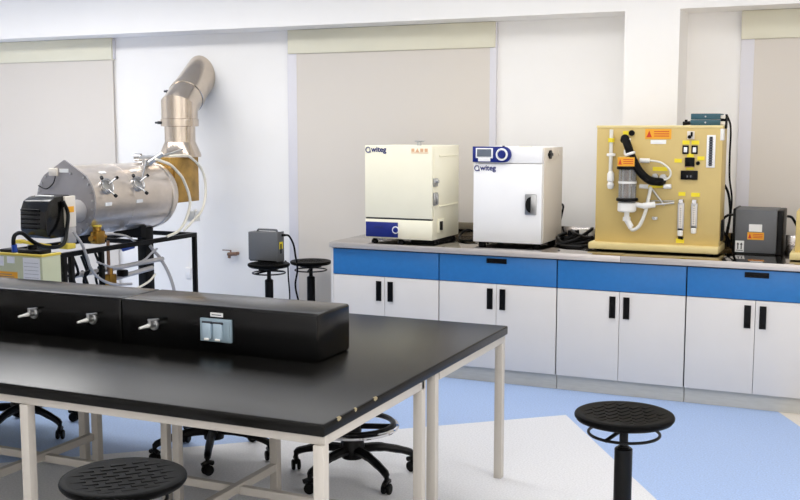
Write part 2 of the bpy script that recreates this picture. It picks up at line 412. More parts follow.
# glass column
cx, cy = -1.402, Y-.062
o = obj('glass_column', B().cyl((cx,cy,1.20),(0,0,1),.055,.225), 'glass', t)
b = B()
for k in range(6): b.rod((cx+.04*math.cos(k*PI/3),cy+.04*math.sin(k*PI/3),1.2),(cx+.04*math.cos(k*PI/3),cy+.04*math.sin(k*PI/3),1.42),.006)
obj('column_rod', b, 'steel_grey', o)
obj('column_core', B().cyl((cx,cy,1.2),(0,0,1),.018,.22), 'tap_copper', o)
obj('column_band', B().cyl((cx,cy,1.32),(0,0,1),.057,.014), 'white_plastic', o)
obj('column_flange', B().cyl((cx,cy,1.408),(0,0,1),.068,.02,bev=.004), 'black_plastic', o)
obj('column_flange', B().cyl((cx,cy,1.21),(0,0,1),.068,.02,bev=.004), 'black_plastic', o)
obj('column_head', B().cyl((cx,cy,1.428),(0,0,1),.058,.06,bev=.006), 'tan_panel', o)
obj('column_base', B().cyl((cx,cy,1.142),(0,0,1),.058,.062,bev=.008), 'white_plastic', o)
obj('column_bracket', B().box(cx-.03,cx+.03,cy+.05,Y,1.3,1.34).box(cx-.03,cx+.03,cy+.05,Y,1.155,1.19), 'white_plastic', o)
warn(cx+.0, 1.457, .105, .056, cy-.058, o)
obj('column_spigot', B().rod((cx-.002,cy,1.488),(cx-.002,cy,1.60),.02,.016).rod((cx-.002,cy,1.50),(cx-.002,cy,1.53),.026), 'white_plastic', o)
obj('drain_elbow', B().rod((cx,cy,1.142),(cx,cy,1.085),.017).rod((cx,cy,1.11),(cx,cy,1.085),.024).rod((cx,cy,1.095),(cx+.03,cy-.0,1.045),.019), 'white_plastic', o)
obj('side_elbow', B().rod((cx+.05,cy,1.19),(cx+.12,cy+.01,1.178),.016).rod((cx+.10,cy,1.182),(cx+.17,cy+.02,1.192),.02), 'white_plastic', o)
obj('gas_line', B().rod((cx+.16,cy+.02,1.19),(-1.12,Y-.02,1.204),.006).rod((-1.29,Y-.012,1.212),(-1.12,Y-.012,1.214),.004), 'satin_chrome', t)
obj('drain_hose', B().tube([(cx+.02,cy,1.05),(-1.36,cy-.005,1.03),(-1.32,cy,1.06),(-1.29,cy+.01,1.14),(-1.275,cy+.02,1.22),(-1.265,Y-.02,1.30)],.0115), 'clear_tube', t)
obj('coolant_hose', B().tube([(-1.434,Y-.04,1.585),(-1.424,Y-.06,1.60),(-1.40,Y-.085,1.55),(-1.37,Y-.09,1.48),(-1.325,Y-.09,1.40),(-1.265,Y-.08,1.345),(-1.21,Y-.05,1.333),(-1.20,Y,1.333)],.025), 'rubber', t)
obj('hose_clip', B().ring((-1.385,Y-.089,1.505),.026,.009,(.35,0,-1)), 'white_plastic', t)
obj('loop_hose', B().tube([(-1.33,Y-.03,1.463),(-1.26,Y-.03,1.462),(-1.20,Y-.035,1.45),(-1.15,Y-.04,1.41),(-1.145,Y-.04,1.37),(-1.18,Y-.03,1.345),(-1.25,Y-.02,1.345)],.0065), 'clear_tube', t)
obj('hose_union', B().rod((-1.335,Y-.03,1.463),(-1.275,Y-.03,1.462),.015).cyl((-1.30,Y,1.462),(0,-1,0),.014,.03), 'white_plastic', t)
obj('valve_knob', B().cyl((-1.24,Y,1.363),(0,-1,0),.02,.03).cyl((-1.19,Y,1.358),(0,-1,0),.022,.03), 'satin_chrome', t)
obj('pipe_union', B().rod((-1.335,Y-.02,1.303),(-1.28,Y-.02,1.30),.014), 'white_plastic', t)
obj('pipe_union', B().rod((-1.185,Y-.02,1.303),(-1.14,Y-.02,1.306),.015).cyl((-1.16,Y,1.304),(0,-1,0),.01,.02), 'white_plastic', t)
obj('brass_line', B().rod((-1.28,Y-.02,1.30),(-1.19,Y-.02,1.303),.008), 'yellow_label', t)
obj('link_rod', B().rod((-1.27,Y-.012,1.30),(-1.18,Y-.012,1.185),.007), 'satin_chrome', t)
obj('drain_plug', B().box(-1.256,-1.222,Y-.01,Y,1.095,1.112,.002).cyl((-1.239,Y,1.1),(0,-1,0),.008,.02), 'satin_chrome', t)
# switches, displays
o = obj('key_switch', B().box(-1.056,-1.012,Y-.006,Y,1.596,1.645,.002), 'grey_and_shade_enamel', t)
obj('key', B().cyl((-1.04,Y-.006,1.61),(0,-1,0),.011,.012).box(-1.033,-1.022,Y-.02,Y-.006,1.612,1.64,.002), 'black_plastic', o)
for x in (-1.063,-1.009):
    o = obj('rocker_switch', B().box(x-.019,x+.019,Y-.006,Y,1.505,1.558,.002), 'black_plastic', t)
    obj('rocker', B().box(x-.010,x+.010,Y-.011,Y-.005,1.516,1.547,.002), 'white_label', o)
o = obj('timer', B().box(-1.064,-1.006,Y-.012,Y,1.428,1.484,.003), 'black_plastic', t)
obj('timer_foot', B().box(-1.064,-1.006,Y-.012,Y-.0,1.424,1.430), 'tap_copper', o)
obj('buzzer', B().cyl((-.986,Y,1.45),(0,-1,0),.012,.01), 'black_plastic', t)
o = obj('temperature_controller', B().box(-1.087,-.985,Y-.014,Y,1.348,1.404,.003), 'black_plastic', t)
obj('controller_digits', B().box(-1.05,-1.042,Y-.0155,Y-.013,1.362,1.375).box(-1.03,-1.022,Y-.0155,Y-.013,1.362,1.375), 'grey_print', o)
o = obj('indicator_strip', B().box(-.938,-.886,Y-.006,Y,1.424,1.622,.002), 'white_label', t)
obj('indicator_slot', B().box(-.922,-.903,Y-.009,Y-.005,1.434,1.612), 'shadow_gap', o)
b = B()
for k in range(11): b.box(-.925,-.900,Y-.0105,Y-.008,1.44+.0155*k,1.444+.0155*k)
obj('indicator_rung', b, 'grey_print', o)
for x, lo in ((-1.078,1.0),(-.998,1.018)):
    o = obj('flow_meter', B().box(x-.019,x+.019,Y-.02,Y,lo+.035,1.205,.003), 'steel_grey', t)
    obj('flow_tube', B().box(x-.009,x+.009,Y-.0235,Y-.018,lo+.05,1.19), 'grey_and_shade_enamel', o)
    b = B()
    for k in range(9): b.box(x-.004,x+.004,Y-.0245,Y-.022,lo+.06+.0135*k,lo+.064+.0135*k)
    obj('flow_scale', b, 'grey_print', o)
    obj('flow_fitting', B().cyl((x,Y-.012,1.203),(0,0,1),.017,.024).cyl((x,Y-.012,1.215),(0,-1,0),.013,.02), 'chrome', o)
    obj('flow_valve', B().cyl((x,Y-.015,lo),(0,0,1),.017,.035,bev=.004), 'white_plastic', o)
    obj('flow_nut', B().box(x-.015,x+.015,Y-.02,Y,lo+.03,lo+.045), 'black_plastic', o)
obj('inlet_tip', B().rod((-1.09,Y-.01,.99),(-1.06,Y-.012,.985),.009), 'black_plastic', t)
obj('side_vent', B().box(-.847,-.838,6.71,6.83,.97,1.10,.002), 'black_plastic', t)
obj('corner_plate', B().box(-.86,-.84,Y-.004,Y+.05,1.59,1.66,.002), 'white_plastic', t)

t = thing('teal_power_unit', 'small flat teal box lying on top of the tan instrument panel', 'electronic box', (-.95,6.78,1.68), world=True)
obj('lower_case', B().box(-1.045,-.868,6.69,6.85,1.681,1.714,.003), 'teal_case', t)
obj('upper_case', B().box(-1.043,-.868,6.69,6.85,1.716,1.752,.003), 'teal_case', t)
obj('cable_gland', B().rod((-1.05,6.72,1.695),(-1.094,6.72,1.692),.012).rod((-1.075,6.72,1.69),(-1.075,6.72,1.715),.009), 'black_plastic', t)
o = obj('terminal_block', B().box(-.868,-.840,6.70,6.84,1.683,1.705,.003).box(-.868,-.840,6.70,6.84,1.722,1.742,.003), 'grey_and_shade_enamel', t)
obj('connector', B().box(-.866,-.832,6.70,6.80,1.705,1.72,.003).box(-.842,-.832,6.71,6.75,1.66,1.748,.003), 'black_plastic', t)
b = B()
for z in (1.698,1.734): b.cyl((-.955,6.69,z),(0,-1,0),.005,.003)
obj('screw', b, 'satin_chrome', t)
obj('cable', B().tube([(-.836,6.74,1.74),(-.822,6.80,1.69),(-.832,6.93,1.62),(-.843,7.01,1.50),(-.842,7.03,1.35),(-.825,7.05,1.2),(-.84,7.06,1.02),(-.86,7.04,.90)],.006), 'black_plastic', t)

# ------------------------------------------------------------------ grey voltage boxes
def vbox(t, x0,x1,y0,y1,z0,z1):
    obj('cover', B().box(x0,x1,y0,y1,z0+.008,z1,.005), 'ups_grey', t)
    obj('bottom_plate', B().box(x0+.006,x1-.006,y0+.01,y1,z0,z0+.01), 'black_plastic', t)
t = thing('voltage_regulator', 'grey box with orange sticker on the steel worktop, right of the tan panel', 'electrical box', (-.63,6.95,.885), group='grey voltage boxes', world=True)
vbox(t, -.772,-.527,6.82,7.10,.886,1.163)
obj('end_bezel', B().box(-.530,-.492,6.835,7.11,.886,1.160,.006), 'black_plastic', t)
obj('end_bezel', B().box(-.790,-.770,6.835,7.11,.886,1.166,.006), 'black_plastic', t)
warn(-.649, 1.000, .098, .046, 6.82, t)
obj('white_label', B().box(-.69,-.613,6.8175,6.821,1.027,1.073), 'white_label', t)
o = obj('upright_label', B().box(-.768,-.716,6.8175,6.821,.898,.968), 'white_label', t)
b = B()
for x in (-.752,-.732):
    b.box(x-.003,x+.003,6.8165,6.818,.915,.945).prism([(x-.008,.944),(x+.008,.944),(x,.957)], .001, Matrix.Translation((0,6.8175,0)) @ FACE_Y)
b.box(-.762,-.722,6.8165,6.818,.906,.91)
obj('arrow_print', b, 'black_plastic', o)
obj('power_cord', B().tube([(-.48,6.95,1.12),(-.451,6.95,1.112),(-.425,6.95,1.07),(-.41,6.95,1.04),(-.40,7.0,.96),(-.41,7.05,.90)],.008), 'black_plastic', t)
obj('supply_cord', B().tube([(-.785,6.95,1.12),(-.839,6.95,1.11),(-.868,6.95,1.07),(-.861,6.96,1.01),(-.83,6.98,.96),(-.82,7.03,.90)],.008).tube([(-.872,7.04,1.301),(-.845,7.04,1.237),(-.832,7.05,1.109),(-.85,7.05,.98),(-.84,7.06,.90)],.008), 'black_plastic', t)

t = thing('voltage_regulator', 'grey box with a wire handle, standing on a black stool against the wall', 'electrical box', (-4.28,7.0,.62), group='grey voltage boxes', world=True)
vbox(t, -4.412,-4.161,6.95,7.05,.636,.864)
obj('end_bezel', B().box(-4.163,-4.150,6.953,7.052,.636,.868,.003), 'ups_grey', t)
obj('carry_handle', B().tube([(-4.36,7.0,.862),(-4.35,7.0,.876),(-4.33,7.0,.880),(-4.20,7.0,.880),(-4.185,7.0,.875),(-4.18,7.0,.862)],.008), 'ups_grey', t)
o = obj('yellow_label', B().box(-4.1505,-4.148,6.98,7.03,.735,.79), 'yellow_label', t)
obj('label_print', B().box(-4.149,-4.147,6.99,7.01,.70,.775), 'black_plastic', o)
obj('power_cord', B().box(-4.151,-4.13,7.01,7.045,.83,.85,.004).tube([(-4.135,7.03,.84),(-4.10,7.04,.835),(-4.06,7.04,.77),(-4.055,7.06,.68),(-4.05,7.08,.57),(-4.07,7.08,.45),(-4.045,7.08,.33),(-4.0,7.1,.18),(-4.02,7.1,.01)],.0075), 'black_plastic', t)
obj('hanging_cord', B().tube([(-4.14,7.05,.64),(-4.125,7.06,.60),(-4.12,7.06,.5),(-4.11,7.06,.36),(-4.12,7.06,.2),(-4.1,7.07,.01)],.006), 'black_plastic', t)

t = thing('cream_instrument', 'cream instrument cut off by the right edge of the picture, on the worktop', 'instrument', (-.2,6.8,.885), world=True)
obj('base_tray', B().box(-.43,-.02,6.55,7.05,.893,.935,.006), 'tan_tray', t)
obj('casing', B().box(-.405,-.04,6.60,7.0,.934,1.18,.006), 'tan_panel', t)
for x, y in ((-.39,6.6),(-.06,6.6),(-.39,7.0),(-.06,7.0)): obj('foot', B().cyl((x,y,.885),(0,0,1),.02,.01), 'rubber', t)

# ------------------------------------------------------------------ boiler on its stand
t = thing('boiler', 'horizontal stainless steel boiler with black burner on a black frame', 'boiler', (-5.15,6.3,0), world=True)
ax, az = -5.15, 1.15
barrel = obj('barrel', B().lathe([(0,0),(.25,0),(.252,.90),(.256,.945),(.235,.985),(.17,1.005),(0,1.01)],(ax,5.77,az),(0,1,0),64), 'steel', t)
obj('barrel_rim', B().lathe([(.253,0),(.262,.004),(.262,.018),(.253,.022)],(ax,6.66,az),(0,1,0),64), 'steel', barrel)
obj('barrel_seam', B().lathe([(.2505,0),(.2525,.001),(.2525,.004),(.2505,.005)],(ax,6.21,az),(0,1,0),64), 'steel', barrel)
pts = [(.258*math.cos(R(a))+.004,.258*math.sin(R(a))) for a in range(-225,46,9)]
pts = [(x,z) for x,z in pts]+[(.004,.29)]
fl = obj('front_plate', B().prism(pts,.014,Matrix.Translation((ax,5.772,az+.004)) @ FACE_Y), 'plate_grey', t)
b = B()
for k in range(20):
    a = R(-225+270*k/19); b.cyl((ax+.004+.24*math.cos(a),5.758,az+.004+.24*math.sin(a)),(0,-1,0),.008,.008,seg=6)
for x in (-.06,.06): b.cyl((ax+x,5.758,az+.20),(0,-1,0),.008,.008,seg=6)
obj('plate_bolt', b, 'satin_chrome', fl)
obj('plate_bracket', B().box(ax-.12,ax-.05,5.735,5.758,az+.18,az+.235,.004), 'grey_and_shade_enamel', fl)
obj('plate_label', B().box(ax-.04,ax+.04,5.755,5.758,az+.205,az+.232), 'white_label', fl)
obj('thermocouple_wire', B().tube([(ax-.22,5.74,az+.11),(ax-.14,5.73,az+.09),(ax-.08,5.735,az+.13),(ax-.06,5.74,az+.19)],.004), 'black_plastic', fl)
# burner
bx0, bx1 = -5.16, -4.935
prof = [(5.345,.955),(5.33,1.0),(5.335,1.12),(5.365,1.185),(5.42,1.21),(5.57,1.218),(5.575,.955),(5.50,.935),(5.37,.935)]
mt = Matrix.Translation((bx0,0,0)) @ Matrix(((0,0,1,0),(1,0,0,0),(0,1,0,0),(0,0,0,1)))
bu = obj('burner', B().prism(prof, bx1-bx0, mt, .012), 'black_gloss', t)
b = B()
for k in range(5): b.box(bx0+.02,bx1-.06,5.318,5.345,1.0+.03*k,1.012+.03*k,.003)
obj('air_grille', b, 'black_plastic', bu)
obj('burner_badge', B().box(bx0+.05,bx1-.05,5.43,5.47,1.208,1.2165), 'white_label', bu)
obj('burner_flange', B().box(-5.14,-4.93,5.575,5.60,.93,1.205,.004).cyl((-5.04,5.60,1.09),(0,1,0),.08,.16), 'steel_grey', bu)
o = obj('ignition_box', B().box(-4.938,-4.918,5.50,5.60,1.0,1.21,.004), 'grey_and_shade_enamel', bu)
obj('yellow_label', B().box(-4.919,-4.9165,5.52,5.58,1.10,1.14), 'orange_label', o)
obj('gas_train', B().box(-4.99,-4.92,5.52,5.60,.89,1.0,.006).rod((-4.95,5.56,.99),(-4.95,5.56,.86),.025), 'steel_grey', bu)
obj('gas_valve', B().box(-5.16,-5.11,5.28,5.33,.905,.93,.005).rod((-5.14,5.3,.92),(-4.92,5.35,.89),.012), 'control_yellow', bu)
obj('gas_valve', B().box(-4.92,-4.84,5.42,5.50,.865,.90,.005), 'control_yellow', bu)
obj('burner_cable', B().tube([(-4.82,4.93,.90),(-4.82,4.92,.97),(-4.82,4.94,1.01),(-4.82,5.0,1.012),(-4.82,5.08,.955),(-4.82,5.18,.91),(-4.83,5.31,.895),(-4.85,5.40,.915),(-4.885,5.47,1.0),(-4.90,5.50,1.10),(-4.92,5.48,1.18)],.013), 'black_plastic', bu)
# sight-port valves on the barrel
for y in (5.91,6.255):
    n = Vector((math.cos(R(24)),0,math.sin(R(24))))
    p = Vector((ax,y,az))+n*.25
    v = obj('port_clamp', B().cyl(p-n*.01,n,.055,.025).ring(p+n*.03,.05,.006,n), 'satin_chrome', t)
    for k in range(3):
        a = R(100+120*k); u = n.orthogonal().normalized(); w = n.cross(u)
        e = (u*math.cos(a)+w*math.sin(a))
        q0 = p+n*.02+e*.03; q1 = p+n*.06+e*.09
        obj('clamp_bolt', B().rod(q0,q1,.006), 'satin_chrome', v)
        obj('clamp_knob', B().rod(q1-(q1-q0)*.1,q1+(q1-q0)*.14,.012), 'black_plastic', v)
    lb = Vector((ax,y,az))+Vector((math.cos(R(-4)),0,math.sin(R(-4))))*.2535
    obj('name_label', B().box(-.002,.0015,-.035,.035,-.012,.012,mtx=Matrix.Translation(lb) @ Matrix.Rotation(R(4),4,'Y')), 'white_label', barrel)
    lb = Vector((ax,y+.06,az))+Vector((math.cos(R(52)),0,math.sin(R(52))))*.2535
    obj('name_label', B().box(-.002,.0015,-.035,.035,-.01,.01,mtx=Matrix.Translation(lb) @ Matrix.Rotation(R(-52),4,'Y')), 'white_label', barrel)
o = obj('relief_valve', B().rod((-5.06,6.55,1.38),(-5.06,6.55,1.45),.03).box(-5.12,-4.95,6.52,6.6,1.42,1.455,.01).rod((-4.99,6.5,1.40),(-4.90,6.55,1.47),.02).cyl((-5.1,6.55,1.44),(-1,-.3,0),.03,.05), 'satin_chrome', t)
obj('valve_lever', B().rod((-4.96,6.55,1.44),(-4.86,6.75,1.50),.008).rod((-4.98,6.45,1.40),(-4.93,6.33,1.29),.006), 'satin_chrome', o)
obj('water_hose', B().tube([(-4.93,6.5,1.43),(-4.88,6.60,1.39),(-4.88,6.70,1.33),(-4.875,6.77,1.263),(-4.87,6.842,1.103),(-4.875,6.797,.965),(-4.88,6.70,.875),(-4.89,6.56,.84)],.011), 'cream_hose', t)
obj('water_hose', B().tube([(-4.88,6.6,1.45),(-4.84,6.70,1.455),(-4.83,6.80,1.44),(-4.83,6.954,1.334),(-4.83,7.0,1.174),(-4.83,6.943,1.019),(-4.84,6.82,.935),(-4.87,6.75,.87)],.010), 'cream_hose', t)
obj('flue_box', B().box(-5.26,-5.005,6.84,7.16,1.075,1.432,.004).box(-5.24,-5.02,6.74,6.85,1.10,1.35), 'mica', t)
o = obj('pressure_gauge', B().rod((-4.93,7.0,1.0),(-4.90,6.98,.99),.02).box(-5.0,-4.92,6.98,7.05,.92,1.0,.004).rod((-4.94,6.99,.95),(-4.9,6.95,.96),.008), 'white_plastic', t)
# stand
zt = .838
obj('stand_rail', B().box(-4.915,-4.885,5.42,6.945,zt-.032,zt).box(-5.415,-5.385,5.42,6.945,zt-.032,zt).box(-5.385,-4.915,5.42,5.45,zt-.032,zt).box(-5.385,-4.915,6.915,6.945,zt-.032,zt).box(-5.385,-4.915,6.3,6.33,zt-.032,zt), 'black_steel', t)
for x, y in ((-4.9,5.445),(-4.9,5.515),(-4.9,5.82),(-4.9,6.93),(-5.4,5.435),(-5.4,6.93)):
    obj('leg', B().box(x-.016,x+.016,y-.016,y+.016,0,zt-.03,.002), 'black_steel', t)
obj('support_column', B().box(-5.185,-5.105,6.58,6.68,0,.93,.006), 'black_steel', t)
for y in (5.95,6.42): obj('saddle', B().box(-5.28,-5.02,y,y+.06,zt,.93), 'black_steel', t)
obj('lower_pipe', B().rod((-4.98,5.55,.655),(-4.98,6.62,.66),.018).rod((-4.95,5.98,.587),(-4.95,6.45,.612),.018), 'steel_grey', t)
obj('copper_pipe', B().tube([(-4.93,5.93,.87),(-4.93,5.93,.747),(-4.93,5.932,.625),(-4.93,5.937,.45)],.012), 'tap_copper', t)
o = obj('brass_valve', B().box(-4.96,-4.90,5.78,5.87,.86,.95,.01).cyl((-4.93,5.82,.95),(0,0,1),.03,.03).rod((-4.93,5.75,.90),(-4.93,5.9,.90),.02), 'brass', t)
obj('valve_cap', B().cyl((-4.93,5.82,.98),(0,0,1),.034,.01), 'control_yellow', o)
o = obj('brass_valve', B().box(-4.965,-4.90,5.91,5.98,.53,.63,.008).rod((-4.93,5.945,.63),(-4.93,5.945,.68),.02), 'brass', t)
obj('valve_cap', B().box(-4.94,-4.87,6.02,6.075,.60,.65,.01), 'black_plastic', o)
obj('blue_tap', B().rod((-4.92,6.08,.79),(-4.92,6.2,.80),.013).box(-4.925,-4.90,6.05,6.14,.795,.815,.004), 'cord_blue', t)
obj('drain_hose', B().tube([(-4.885,5.53,.97),(-4.87,5.585,.891),(-4.865,5.63,.797),(-4.865,5.666,.71),(-4.87,5.754,.629),(-4.875,5.899,.567),(-4.88,6.074,.543),(-4.92,6.16,.53)],.010), 'grey_hose', t)
obj('supply_hose', B().tube([(-4.9,5.773,.738),(-4.87,5.908,.685),(-4.865,6.072,.674),(-4.865,6.244,.698),(-4.88,6.36,.74),(-4.9,6.45,.76)],.008), 'grey_hose', t)
obj('supply_hose', B().tube([(-4.9,6.42,.57),(-4.88,6.319,.531),(-4.9,6.212,.495),(-4.95,6.1,.46)],.008), 'cream_hose', t)
obj('overflow_hose', B().tube([(-5.08,6.6,.76),(-5.04,6.60,.715),(-4.989,6.6,.668),(-4.917,6.6,.563),(-4.865,6.6,.426),(-4.851,6.6,.271),(-4.85,6.65,.03)],.0125), 'grey_hose', t)
obj('gas_pipe', B().tube([(-4.95,5.83,.89),(-4.945,5.95,.914),(-4.945,6.144,.883),(-4.95,6.256,.83),(-5.0,6.35,.80)],.008), 'steel_grey', t)
b = B()
for y, z0, z1, dx in ((5.78,.8,.45,.03),(5.66,.82,.5,.04),(5.87,.80,.56,-.02),(5.50,.80,.52,0),(5.56,.81,.45,.02),(5.62,.79,.5,-.03),(5.69,.8,.42,0),(5.73,.78,.55,-.05)):
    b.tube([(-4.95+dx,y,z0),(-4.93+dx,y+.03,z0-.12),(-4.96+dx,y+.01,(z0+z1)/2),(-4.94+dx,y+.04,z1),(-4.97+dx,y+.03,z1-.2)],.009)
obj('control_cable', b, 'black_plastic', t)

# exhaust duct
t = thing('exhaust_duct', 'shiny metal exhaust duct bending from the boiler into the wall', 'duct', (-5.1,7.07,1.40), world=True)
dx, dy = -5.1, 7.05
obj('cone', B().lathe([(.16,0),(.165,.0),(.165,.02),(.124,.118),(.118,.118)],(dx,dy,1.432),(0,0,1),48), 'duct_metal', t)
obj('pipe', B().lathe([(.12,0),(.122,0),(.122,.15)],(dx,dy,1.545),(0,0,1),48), 'duct_metal', t)
def tilt(c, axis, r0, r1, l): return B().lathe([(r0,0),(r1,l)], c, axis, 48)
# mitred elbow: a vertical collar and a sloping branch cut at the mitre and at the wall
e = Vector((-.10,.44,.26)).normalized()
knee = Vector((dx,dy,1.835)); nm = (e+Vector((0,0,1))).normalized()
def cut(b, co, no, keep_neg=True):
    bmesh.ops.bisect_plane(b.bm, geom=b.bm.verts[:]+b.bm.edges[:]+b.bm.faces[:], plane_co=co, plane_no=no, clear_outer=keep_neg, clear_inner=not keep_neg)
    return b
def tube_cut(r, a, axis, l, cuts):
    b = B().lathe([(r, i*l/24) for i in range(25)], a, axis, 64)
    for co, no, k in cuts: cut(b, co, no, k)
    return b
obj('collar', tube_cut(.144, Vector((dx,dy,1.675)), (0,0,1), .5, [(knee,nm,True)]), 'duct_metal', t)
obj('elbow', tube_cut(.143, knee-e*.3, e, 1.1, [(knee,nm,False),(Vector((0,7.5,0)),(0,1,0),True)]), 'duct_metal', t)
for nme, c, ax_, r in (('clamp_band', Vector((dx,dy,1.675)), Vector((0,0,1)), .144), ('clamp_band', knee+e*.15, e, .143)):
    cb = obj(nme, B().lathe([(r,0),(r+.006,.003),(r+.006,.058),(r,.062)], c, ax_, 64), 'duct_metal', t)
    s = Vector((-.78,-.62,0)); s = (s-ax_*s.dot(ax_)).normalized()
    obj('clamp_screw', B().rod(c+ax_*.03+s*(r+.004),c+ax_*.03+s*(r+.03),.012).rod(c+ax_*.03+s*(r+.03)-Vector((.02,.0,.0)),c+ax_*.03+s*(r+.03)+Vector((.02,0,0)),.008), 'shadow_gap', cb)

# control cabinet in front of the boiler
t = thing('control_cabinet', 'pale green control box with taped paper sheets, in front of the black burner', 'control box', (-4.95,5.15,0), world=True)
obj('cabinet_body', B().box(-5.25,-4.672,5.0,5.165,.0,.878,.004), 'control_green', t)
obj('yellow_edge', B().box(-5.25,-4.670,4.998,5.012,.868,.884,.003).box(-4.685,-4.669,5.0,5.168,.868,.884,.003), 'control_yellow', t)
b = B()
o = obj('paper_sheet', B().box(-4.825,-4.69,4.997,5.0,.66,.86), 'paper', t)
for r_ in range(7):
    b.box(-4.815,-4.70,4.9955,4.9975,.69+.023*r_,.6915+.023*r_)
obj('paper_print', b, 'grey_print', o)
o = obj('paper_sheet', B().box(-4.955,-4.895,4.997,5.0,.82,.862), 'paper', t)
obj('paper_sheet', B().box(-5.02,-4.985,4.997,5.0,.80,.86), 'paper', t)
o = obj('orange_label', B().box(-5.06,-4.875,4.997,5.0,.715,.765), 'orange_label', t)
obj('label_print', B().box(-5.04,-4.9,4.9955,4.9975,.731,.735).box(-5.04,-4.92,4.9955,4.9975,.746,.750), 'grey_print', o)
obj('top_socket', B().box(-4.90,-4.72,5.03,5.14,.878,.905,.008).cyl((-4.82,5.08,.90),(0,0,1),.03,.03), 'black_plastic', t)
obj('top_socket', B().box(-5.06,-4.94,5.04,5.14,.878,.90,.008), 'black_plastic', t)
obj('blue_plug', B().rod((-4.822,4.93,.905),(-4.821,4.925,.95),.017), 'cord_blue', t)

# wall taps
t = thing('water_tap', 'small copper lever tap on the white wall left of the stool with the grey box', 'tap', (-4.9,7.5,.61), world=True)
obj('tap_body', B().rod((-4.86,7.5,.612),(-4.88,7.44,.612),.014).rod((-4.845,7.45,.614),(-4.93,7.45,.606),.016).rod((-4.915,7.45,.606),(-4.92,7.45,.575),.013), 'tap_copper', t)
obj('tap_lever', B().rod((-4.90,7.45,.615),(-4.905,7.45,.643),.007).box(-4.985,-4.90,7.443,7.457,.636,.644,.003), 'tap_copper', t)
struct('trim_1', B().box(-5.40,-5.345,7.488,7.5,.37,.46,.003), 'wall_paint')

# ------------------------------------------------------------------ stools
def stool(x, y, H_, label, rot=0., r=.172):
    t = thing('lab_stool', label, 'stool', (x,y,0), rot, 'black round lab stools')
    prof = [(0,-.030),(r*.55,-.030),(r*.88,-.028),(r*.96,-.022),(r*.995,-.013),(r,-.007),(r*.985,-.001),(r*.95,.002),(r*.86,.001),(r*.5,-.003),(0,-.004)]
    sb = B().lathe(prof,(0,0,H_),(0,0,1),64)
    for i in range(-7,8):
        for j in range(-5,6):
            x_, y_ = (j+.5*(i % 2))*.066, i*.030
            if math.hypot(x_,y_) < r*.8:
                q = math.hypot(x_,y_)/r
                sb.box(-.025,.025,-.011,.011,-.004,.0030,.0028,1,Matrix.Rotation(R(35),4,'Z') @ Matrix.Translation((x_,y_,H_-.004+.006*max(0,q-.4))))
    obj('seat', sb, M['seat'], t)
    pl = obj('seat_plate', B().box(-.07,.07,-.05,.05,H_-.05,H_-.034,.004), 'black_steel', t)
    obj('lever_ring', B().ring((0,0,H_-.072),.125,.0055,n=48).rod((.0,0,H_-.055),(-.09,-.087,H_-.072),.007).rod((0,0,H_-.055),(.09,.087,H_-.072),.007), 'black_steel', t)
    obj('piston', B().cyl((0,0,H_-.15),(0,0,1),.0155,.115).cyl((0,0,H_-.13),(0,0,1),.021,.01), 'black_steel', t)
    obj('gas_column', B().cyl((0,0,.10),(0,0,1),.032,H_-.125-.10,bev=.004), 'black_plastic', t)
    base(t, .215, .35, 0)
    return t
def base(t, rad, h, a0, caster=True, arm_h=.11):
    bb = B().lathe([(0,arm_h-.03),(.05,arm_h-.03),(.055,arm_h+.02),(.042,arm_h+.05),(0,arm_h+.05)],(0,0,0))
    for k in range(5):
        a = a0+2*PI*k/5; c, s = math.cos(a), math.sin(a)
        pts = [(rr*c, rr*s, zz) for rr, zz in ((.02,arm_h+.012),(.12,arm_h+.012),(.20,arm_h-.002),(rad-.02,arm_h-.025),(rad,arm_h-.04))]
        bb.tube(pts, [.024,.023,.02,.018,.016], 8, 4)
    obj('star_base', bb, 'black_plastic', t)
    for k in range(5):
        a = a0+2*PI*k/5; x, y = rad*math.cos(a), rad*math.sin(a)
        u = Vector((-math.sin(a+.6), math.cos(a+.6), 0))
        cs = obj('caster', B().rod((x,y,.03),(x,y,arm_h-.03),.011).tube([Vector((x,y,.054))-u*.03, Vector((x,y,.064)), Vector((x,y,.054))+u*.03], .012, 8, 3), 'black_plastic', t)
        ww = B()
        v = Vector((-u.y,u.x,0))
        for sg in (-1,1):
            c_ = Vector((x,y,.026))+v*(sg*.013-.008)
            ww.cyl(c_, v, .026, .016, bev=.004)
        obj('wheel', ww, 'rubber', cs)

stool(-.770, 3.668, .657, 'black round lab stool standing alone in front of the white cabinets', .5, .176)
stool(-1.99, 2.43, .64, 'black round lab stool under the table front edge, nearest the viewer', .2, .186)
stool(-4.186, 6.88, .635, 'black round lab stool holding the grey box', .3, .162)
stool(-4.012, 7.225, .624, 'black round lab stool empty, between the grey box stool and the cabinets', 1.1, .163)

